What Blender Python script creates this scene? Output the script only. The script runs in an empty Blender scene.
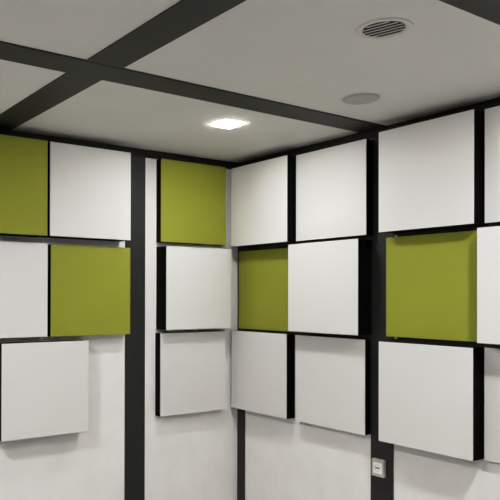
import bpy, bmesh, math
from mathutils import Vector, Matrix

C = bpy.context.scene.collection
H = 2.531            # ceiling height
RX, RY = -6.6, -7.4  # far ends of the room
ZF = -0.28           # floor level
S = 0.6              # panel edge

# ------------------------------------------------------------------ materials
def mat(name, col, rough=0.6, var=0.0, scale=8.0, bump=0.0, bscale=60.0, metal=0.0, spec=0.5, emit=None, stretch=None):
    m = bpy.data.materials.new(name); m.use_nodes = True
    nt = m.node_tree; b = nt.nodes['Principled BSDF']
    b.inputs['Roughness'].default_value = rough
    b.inputs['Metallic'].default_value = metal
    b.inputs['Specular IOR Level'].default_value = spec
    b.inputs['Base Color'].default_value = (*col, 1)
    tc = nt.nodes.new('ShaderNodeTexCoord')
    vec = tc.outputs['Object']
    if stretch:
        mp = nt.nodes.new('ShaderNodeMapping'); mp.inputs['Scale'].default_value = stretch
        nt.links.new(vec, mp.inputs['Vector']); vec = mp.outputs['Vector']
    if var > 0:
        n = nt.nodes.new('ShaderNodeTexNoise'); n.inputs['Scale'].default_value = scale
        n.inputs['Detail'].default_value = 4; n.inputs['Roughness'].default_value = 0.55
        nt.links.new(vec, n.inputs['Vector'])
        r = nt.nodes.new('ShaderNodeValToRGB')
        r.color_ramp.elements[0].position = 0.3; r.color_ramp.elements[1].position = 0.7
        r.color_ramp.elements[0].color = (*[max(0, c * (1 - var)) for c in col], 1)
        r.color_ramp.elements[1].color = (*[min(1, c * (1 + var)) for c in col], 1)
        nt.links.new(n.outputs['Fac'], r.inputs['Fac'])
        nt.links.new(r.outputs['Color'], b.inputs['Base Color'])
    if bump > 0:
        n2 = nt.nodes.new('ShaderNodeTexNoise'); n2.inputs['Scale'].default_value = bscale
        n2.inputs['Detail'].default_value = 3
        nt.links.new(vec, n2.inputs['Vector'])
        bp = nt.nodes.new('ShaderNodeBump'); bp.inputs['Strength'].default_value = bump
        bp.inputs['Distance'].default_value = 0.002
        nt.links.new(n2.outputs['Fac'], bp.inputs['Height'])
        nt.links.new(bp.outputs['Normal'], b.inputs['Normal'])
    if emit:
        b.inputs['Emission Color'].default_value = (*emit[0], 1)
        b.inputs['Emission Strength'].default_value = emit[1]
    return m

M = dict(
    plaster=mat('white_plaster', (0.81, 0.80, 0.78), 0.85, 0.035, 5.0, 0.25, 45, spec=0.2),
    greywall=mat('grey_wall_paint', (0.22, 0.217, 0.21), 0.85, 0.03, 5.0, 0.2, 45, spec=0.2),
    ceiling=mat('ceiling_paint', (0.73, 0.72, 0.696), 0.9, 0.015, 3.0, 0.1, 80, spec=0.1),
    floor=mat('floor_vinyl', (0.36, 0.352, 0.34), 0.6, 0.12, 6.0, 0.1, 30),
    strip=mat('charcoal_strip', (0.014, 0.014, 0.0132), 0.55, 0.12, 9.0, 0.15, 120, spec=0.35, stretch=(1, 1, 6)),
    band=mat('black_ceiling_band', (0.009, 0.009, 0.0085), 0.6, 0.12, 9.0, 0.15, 120, spec=0.25),
    cstrip=mat('charcoal_ceiling_strip', (0.026, 0.0255, 0.0235), 0.6, 0.10, 9.0, 0.15, 90, spec=0.3),
    black=mat('black_panel_side', (0.003, 0.003, 0.003), 0.8, 0.1, 20, spec=0.05),
    white=mat('white_panel_face', (0.675, 0.667, 0.65), 0.6, 0.012, 3.0, 0.08, 250, spec=0.25),
    olive=mat('olive_panel_face', (0.285, 0.300, 0.030), 0.65, 0.03, 3.0, 0.10, 250, spec=0.2),
    batten=mat('black_batten', (0.004, 0.004, 0.004), 0.8, 0.1, 20, spec=0.05),
    clip=mat('zinc_clip', (0.62, 0.60, 0.55), 0.35, 0.05, 20, metal=0.7),
    vent=mat('vent_enamel', (0.72, 0.71, 0.69), 0.6, 0.02, 12, spec=0.2),
    disc=mat('grey_disc', (0.47, 0.464, 0.445), 0.7, 0.05, 25, 0.2, 200, spec=0.2),
    duct=mat('dark_duct', (0.012, 0.012, 0.011), 0.8, 0.1, 20),
    socket=mat('socket_plastic', (0.50, 0.495, 0.46), 0.45, 0.02, 20),
    insert=mat('socket_insert', (0.86, 0.86, 0.82), 0.35, 0.01, 20),
    hole=mat('socket_hole', (0.01, 0.01, 0.01), 0.7, 0.1, 20),
    lampbody=mat('lamp_body', (0.8, 0.8, 0.78), 0.4, 0.01, 20),
    rimglow=mat('lamp_rim_glow', (0.9, 0.9, 0.88), 0.4, 0.0, emit=((1.0, 0.955, 0.90), 140.0)),
    glow=mat('lamp_diffuser', (0.9, 0.9, 0.88), 0.4, 0.0, emit=((1.0, 0.985, 0.965), 245.0)),
    glow_bright=mat('lamp_diffuser_bright', (0.9, 0.9, 0.88), 0.4, 0.0, emit=((1.0, 0.99, 0.975), 470.0)),
)

# ------------------------------------------------------------------ helpers
def link(name, bm, m, parent=None, bevel=0.0, seg=2, smooth=False):
    bmesh.ops.recalc_face_normals(bm, faces=bm.faces[:])
    me = bpy.data.meshes.new(name); bm.to_mesh(me); bm.free()
    me.materials.append(m)
    if smooth:
        for p in me.polygons: p.use_smooth = True
    o = bpy.data.objects.new(name, me); C.objects.link(o)
    if parent: o.parent = parent
    if bevel:
        md = o.modifiers.new('bevel', 'BEVEL'); md.width = bevel; md.segments = seg
        md.limit_method = 'ANGLE'; md.angle_limit = math.radians(40)
    return o

def box(bm, lo, hi):
    x0, y0, z0 = lo; x1, y1, z1 = hi
    v = [bm.verts.new(p) for p in ((x0,y0,z0),(x1,y0,z0),(x1,y1,z0),(x0,y1,z0),(x0,y0,z1),(x1,y0,z1),(x1,y1,z1),(x0,y1,z1))]
    for f in ((0,3,2,1),(4,5,6,7),(0,1,5,4),(1,2,6,5),(2,3,7,6),(3,0,4,7)):
        bm.faces.new([v[i] for i in f])
    return bm

def mbox(lo, hi): return box(bmesh.new(), lo, hi)

def lathe(bm, prof, n=48, cx=0, cy=0):
    """prof: (radius, z) pairs turned round the z axis, ends capped"""
    rings = [[bm.verts.new((cx + r*math.cos(2*math.pi*k/n), cy + r*math.sin(2*math.pi*k/n), z)) for k in range(n)] for r, z in prof]
    for a, b in zip(rings, rings[1:]):
        for k in range(n):
            bm.faces.new((a[k], a[(k+1) % n], b[(k+1) % n], b[k]))
    return rings

def empty(name, loc, rotz=0.0):
    o = bpy.data.objects.new(name, None); C.objects.link(o)
    o.location = loc; o.rotation_euler = (0, 0, rotz); o.empty_display_size = 0.05
    return o

def tag(o, label, cat, group=None):
    o['label'] = label; o['category'] = cat
    if group: o['group'] = group
    return o

def struct(name, bm, m, bevel=0.0):
    o = link(name, bm, m, bevel=bevel); o['kind'] = 'structure'
    return o

# ------------------------------------------------------------------ room shell
T = 0.12
struct('floor', mbox((RX, RY, ZF - T), (0, 0, ZF)), M['floor'])
struct('ceiling', mbox((RX - T, RY - T, H), (T, T, H + T)), M['ceiling'])
struct('wall_left', mbox((RX - T, 0, ZF), (T, T, H)), M['plaster'])
struct('wall_right', mbox((0, RY - T, ZF), (T, 0, H)), M['plaster'])
struct('wall_back', mbox((RX - T, RY - T, ZF), (0, RY, H)), M['greywall'])
struct('wall_far_left', mbox((RX - T, RY, ZF), (RX, 0, H)), M['greywall'])

t = 0.008
ZT = 2.473            # lower edge of the black band under the ceiling
# wall strips
struct('trim_1', mbox((-1.046, -t, ZF), (-0.882, 0, ZT)), M['strip'])               # left wall post
struct('trim_2', mbox((-t, -0.086, ZF), (0, 0, ZT)), M['strip'])                    # corner strip
struct('trim_3', mbox((-t, -1.452, ZF), (0, -1.287, ZT)), M['strip'])               # right wall post
struct('trim_4', mbox((-t, -2.86, ZF), (0, -2.695, ZT)), M['strip'])                # next post, out of frame
# bands under the ceiling
struct('trim_5', mbox((RX, -t, ZT), (-t, 0, H)), M['band'])
struct('trim_6', mbox((-t, RY, ZT), (0, 0, H)), M['band'])
# black backing boards behind the panels of the right wall
struct('trim_14', mbox((-t, -1.287, 0.608), (0, -0.086, 2.44)), M['strip'])
struct('trim_15', mbox((-t, -2.695, 0.608), (0, -1.452, 2.44)), M['strip'])
# ceiling strips
struct('trim_7', mbox((RX, -1.405, H - t), (-t, -1.217, H)), M['cstrip'])
struct('trim_8', mbox((-2.090, RY, H - t + 0.002), (-1.904, -t, H)), M['cstrip'])
struct('trim_9', mbox((RX, -2.833, H - t), (-t, -2.645, H)), M['cstrip'])
struct('trim_10', mbox((RX, -4.26, H - t), (-t, -4.073, H)), M['cstrip'])
struct('trim_11', mbox((-3.93, RY, H - t + 0.002), (-3.744, -t, H)), M['cstrip'])

struct('trim_12', mbox((RX, -5.69, H - t), (-t, -5.50, H)), M['cstrip'])
struct('trim_13', mbox((-5.77, RY, H - t + 0.002), (-5.584, -t, H)), M['cstrip'])

# ------------------------------------------------------------------ acoustic panels
# local frame: x along the panel, -y out of the wall, z up, origin at the panel's centre on the wall
FACE = 0.006
def panel(wall, u, z, d, colour, label, clips=()):
    cu = u + S/2
    if wall == 'left': root = empty('acoustic_panel', (cu, 0, z), 0.0)
    else:              root = empty('acoustic_panel', (0, -cu, z), -math.pi/2)
    tag(root, label, 'wall panel', 'square olive and white acoustic wall panels')
    h = S/2
    off = 0.0 if wall == 'left' else 0.010
    fr = link('panel_frame', mbox((-h, -d + FACE, -h), (h, -off, h)), M['black'], root)
    fc = link('panel_face', mbox((-h, -d, -h), (h, -d + FACE, h)), M[colour], root, bevel=0.0015)
    for zz in ((-0.2, 0.2) if wall == 'right' else ()):
        link('mounting_batten', mbox((-h + 0.09, -off, zz - 0.03), (h - 0.09, -0.008, zz + 0.03)), M['batten'], root)
    for cx, sgn in clips:      # small metal hanging clips showing in the gaps between the rows
        bm = bmesh.new()
        box(bm, (cx - 0.008, -d + 0.012, h if sgn > 0 else -h - 0.012), (cx + 0.008, -d + 0.016, h + 0.012 if sgn > 0 else -h))
        box(bm, (cx - 0.008, -d + 0.012, (h if sgn > 0 else -h - 0.003)), (cx + 0.008, -d + 0.032, (h + 0.003 if sgn > 0 else -h)))
        k = link('hanging_clip', bm, M['clip'], root, bevel=0.0008)
        k['label'] = 'small bright metal clip'
    return root

panel('left', -2.3134, 2.1562, 0.1595, 'olive', 'olive green panel at the top left edge of the photo, cut by the frame')
panel('left', -1.6895, 2.1579, 0.1465, 'white', 'white top-row panel between the olive panel at the left edge and the charcoal post')
panel('left', -2.2816, 1.5132, 0.0950, 'white', 'white middle-row panel at the left edge of the photo, cut by the frame', [(0.27, 1)])
panel('left', -1.6532, 1.5106, 0.0832, 'olive', 'olive green middle-row panel touching the left side of the charcoal post')
panel('left', -1.9967, 0.8800, 0.1201, 'white', 'white panel alone in the bottom row left of the charcoal post, bare wall beside it')
panel('left', -0.7816, 2.1678, 0.0635, 'olive', 'olive green top-row panel in the narrow bay just left of the room corner')
panel('left', -0.7806, 1.5334, 0.1326, 'white', 'thick white panel below the olive one just left of the room corner')
panel('left', -0.7874, 0.9079, 0.0694, 'white', 'lowest white panel in the column of three just left of the room corner')
panel('right', 0.0908, 2.1564, 0.1533, 'white', 'white top-row panel first to the right of the room corner')
panel('right', 0.7039, 2.1612, 0.0780, 'white', 'white top-row panel second from the room corner, left of the right wall post')
panel('right', 1.4531, 2.1614, 0.1471, 'white', 'large white top-row panel right of the right wall post, below the ceiling vents')
panel('right', 2.0784, 2.1646, 0.0882, 'white', 'white top-row panel cut off by the right edge of the photo')
panel('right', 0.0464, 1.5240, 0.0354, 'olive', 'thin olive green middle-row panel first to the right of the room corner')
panel('right', 0.6938, 1.5351, 0.1422, 'white', 'thick white middle-row panel overlapping the olive one, wide black side by the right wall post')
panel('right', 1.4351, 1.5343, 0.0527, 'olive', 'olive green middle-row panel right of the right wall post', [(-0.240, 1), (-0.240, -1)])
panel('right', 2.0740, 1.5358, 0.1501, 'white', 'white middle-row panel cut off by the right edge, beside an olive panel')
panel('right', 0.0233, 0.9084, 0.0896, 'white', 'white bottom-row panel in the room corner, above the thin corner strip')
panel('right', 0.6840, 0.9051, 0.0631, 'white', 'white bottom-row panel left of the right wall post, shaded along its top')
panel('right', 1.4291, 0.9052, 0.1144, 'white', 'white bottom-row panel above and right of the wall socket')
panel('right', 2.0462, 0.9055, 0.0348, 'white', 'thin white bottom-row panel cut off by the right edge of the photo')

# ------------------------------------------------------------------ ceiling lamps
def lamp(x, y, a, glow, label):
    root = empty('ceiling_lamp', (x, y, H))
    tag(root, label, 'ceiling lamp', 'square surface-mounted ceiling lamps')
    if glow == 'glow':            # the near lamp: a lit panel whose edge glows too
        link('mounting_plate', mbox((-a, -a, -0.0010), (a, a, 0)), M['lampbody'], root)
        link('lamp_rim', mbox((-a, -a, -0.0050), (a, a, -0.0010)), M['rimglow'], root)
        link('diffuser', mbox((-a, -a, -0.0056), (a, a, -0.0050)), M[glow], root)
    else:
        link('mounting_plate', mbox((-a - 0.003, -a - 0.003, -0.0052), (a + 0.003, a + 0.003, 0)), M['lampbody'], root)
        link('diffuser', mbox((-a, -a, -0.0058), (a, a, -0.0052)), M[glow], root)
    return root
lamp(-0.851, -0.894, 0.070, 'glow', 'glowing square white lamp on the ceiling above the room corner')
lamp(-3.40, -1.62, 0.098, 'glow_bright', 'square ceiling lamp out of frame to the left, nearest the left wall')
lamp(-0.95, -2.97, 0.078, 'glow_bright', 'square ceiling lamp out of frame to the right, nearest the right wall')
lamp(-3.40, -4.75, 0.072, 'glow_bright', 'square ceiling lamp just behind the photographer')
lamp(-5.40, -4.75, 0.072, 'glow_bright', 'square ceiling lamp behind and to the left of the photographer')

# ------------------------------------------------------------------ ceiling vents
v = empty('ceiling_vent', (-1.277, -2.3625, H), 0.0)
tag(v, 'round louvred air vent with dark slots in the ceiling, nearer the top edge', 'air vent', 'round fittings in the ceiling')
bm = bmesh.new(); lathe(bm, [(0.109, 0.0), (0.108, -0.005), (0.102, -0.0065), (0.090, -0.0065), (0.083, -0.003), (0.080, -0.001)])
link('flange', bm, M['vent'], v, smooth=True)
bm = bmesh.new(); r = lathe(bm, [(0.082, -0.0005), (0.082, -0.001)]); bm.faces.new(r[1])
link('duct_opening', bm, M['duct'], v)
ang = math.atan2(-0.141, 0.043)
for k in range(6):
    s = (k - 2.5) * 0.0262
    L = math.sqrt(max(0, 0.0815**2 - (abs(s) + 0.003)**2))
    bm = bmesh.new()
    q = [(-L, s - 0.0060, -0.0066), (L, s - 0.0060, -0.0066), (L, s + 0.0060, -0.0045), (-L, s + 0.0060, -0.0045)]
    lo = [bm.verts.new(p) for p in q]; hi = [bm.verts.new((p[0], p[1], p[2] + 0.0015)) for p in q]
    bm.faces.new(lo); bm.faces.new(hi[::-1])
    for i in range(4): bm.faces.new((lo[i], lo[(i+1) % 4], hi[(i+1) % 4], hi[i]))
    o = link('louvre_blade', bm, M['vent'], v); o.rotation_euler = (0, 0, ang)
w = empty('ceiling_vent', (-0.606, -1.699, H))
tag(w, 'plain round grey vent disc in the ceiling, closer to the wall post', 'air vent', 'round fittings in the ceiling')
bm = bmesh.new(); lathe(bm, [(0.106, 0.0), (0.105, -0.003), (0.099, -0.004), (0.097, -0.001)])
link('rim', bm, M['ceiling'], w, smooth=True)
bm = bmesh.new(); r = lathe(bm, [(0.094, 0.0), (0.094, -0.006), (0.090, -0.009), (0.05, -0.0105)]); bm.faces.new(r[-1])
link('cover_disc', bm, M['disc'], w)

# ------------------------------------------------------------------ wall socket on the right wall post
# local frame as for the panels: x to the right along the wall, -y out of the wall
sk = empty('wall_socket', (-t, -1.359, 0.414), -math.pi/2)
tag(sk, 'small grey-white power socket mounted low on the right wall post', 'power socket')
hw, hh, dd = 0.044, 0.053, 0.026
link('back_box', mbox((-hw, -dd + 0.008, -hh), (hw, 0, hh)), M['socket'], sk, bevel=0.003)
bm = bmesh.new()
iw, ih = 0.031, 0.034
y0, y1 = -dd, -dd + 0.009
for lo, hi in (((-hw + .001, y0, ih), (hw - .001, y1, hh - .001)), ((-hw + .001, y0, -hh + .001), (hw - .001, y1, -ih)),
               ((-hw + .001, y0, -ih), (-iw, y1, ih)), ((iw, y0, -ih), (hw - .001, y1, ih))):
    box(bm, lo, hi)
bmesh.ops.remove_doubles(bm, verts=bm.verts[:], dist=1e-5)
link('cover_frame', bm, M['socket'], sk)
ins = link('socket_insert', mbox((-iw, -dd - 0.001, -ih), (iw, -dd + 0.009, ih)), M['insert'], sk, bevel=0.0015)
bm = bmesh.new(); lathe(bm, [(0.0215, 0.0), (0.0215, 0.0018), (0.0195, 0.0018), (0.0185, 0.0002)])
ring = link('socket_ring', bm, M['socket'], ins); ring.location = (0, -dd - 0.001, 0); ring.rotation_euler = (math.pi/2, 0, 0)
for hx in (-0.0105, 0.0, 0.0105):
    bm = bmesh.new(); r = lathe(bm, [(0.0048, 0.0), (0.0048, 0.0012)], 20); bm.faces.new(r[1])
    o = link('pin_hole', bm, M['hole'], ins); o.location = (hx, -dd - 0.001, 0); o.rotation_euler = (math.pi/2, 0, 0)
    o['label'] = 'dark round pin hole'

# ------------------------------------------------------------------ camera
cd = bpy.data.cameras.new('camera'); cam = bpy.data.objects.new('camera', cd); C.objects.link(cam)
yaw, pitch, roll = (math.radians(a) for a in (33.3134, 0.2147, 0.1473))
fw = Vector((math.cos(pitch)*math.sin(yaw), math.cos(pitch)*math.cos(yaw), math.sin(pitch)))
r0 = Vector((math.cos(yaw), -math.sin(yaw), 0)); u0 = r0.cross(fw)
rr = r0*math.cos(roll) + u0*math.sin(roll); uu = -r0*math.sin(roll) + u0*math.cos(roll)
R = Matrix((rr, uu, -fw)).transposed().to_4x4(); R.translation = Vector((-3.4780, -4.0646, 1.4779))
cam.matrix_world = R
cd.sensor_width = 36; cd.sensor_fit = 'HORIZONTAL'; cd.lens = 669.568/500*36
cd.shift_x = (250 - 153.269)/500; cd.shift_y = (293.250 - 250)/500
cd.clip_start = 0.02
sc = bpy.context.scene; sc.camera = cam

# ------------------------------------------------------------------ world and colour
wd = bpy.data.worlds.new('world'); sc.world = wd; wd.use_nodes = True
wd.node_tree.nodes['Background'].inputs['Color'].default_value = (0.02, 0.02, 0.02, 1)
sc.view_settings.view_transform = 'Standard'; sc.view_settings.look = 'None'
sc.view_settings.exposure = 0.07
sc.view_settings.use_curve_mapping = True      # soft highlight shoulder, as a phone camera has
cm = sc.view_settings.curve_mapping
cv = cm.curves[3]
cv.points[0].location = (0, 0); cv.points[1].location = (1.0, 0.84)
cv.points.new(0.30, 0.258); cv.points.new(0.60, 0.58)
cm.use_clip = False; cm.extend = 'EXTRAPOLATED'
cm.update()
sc.cycles.max_bounces = 10; sc.cycles.diffuse_bounces = 6
sc.cycles.use_denoising = True
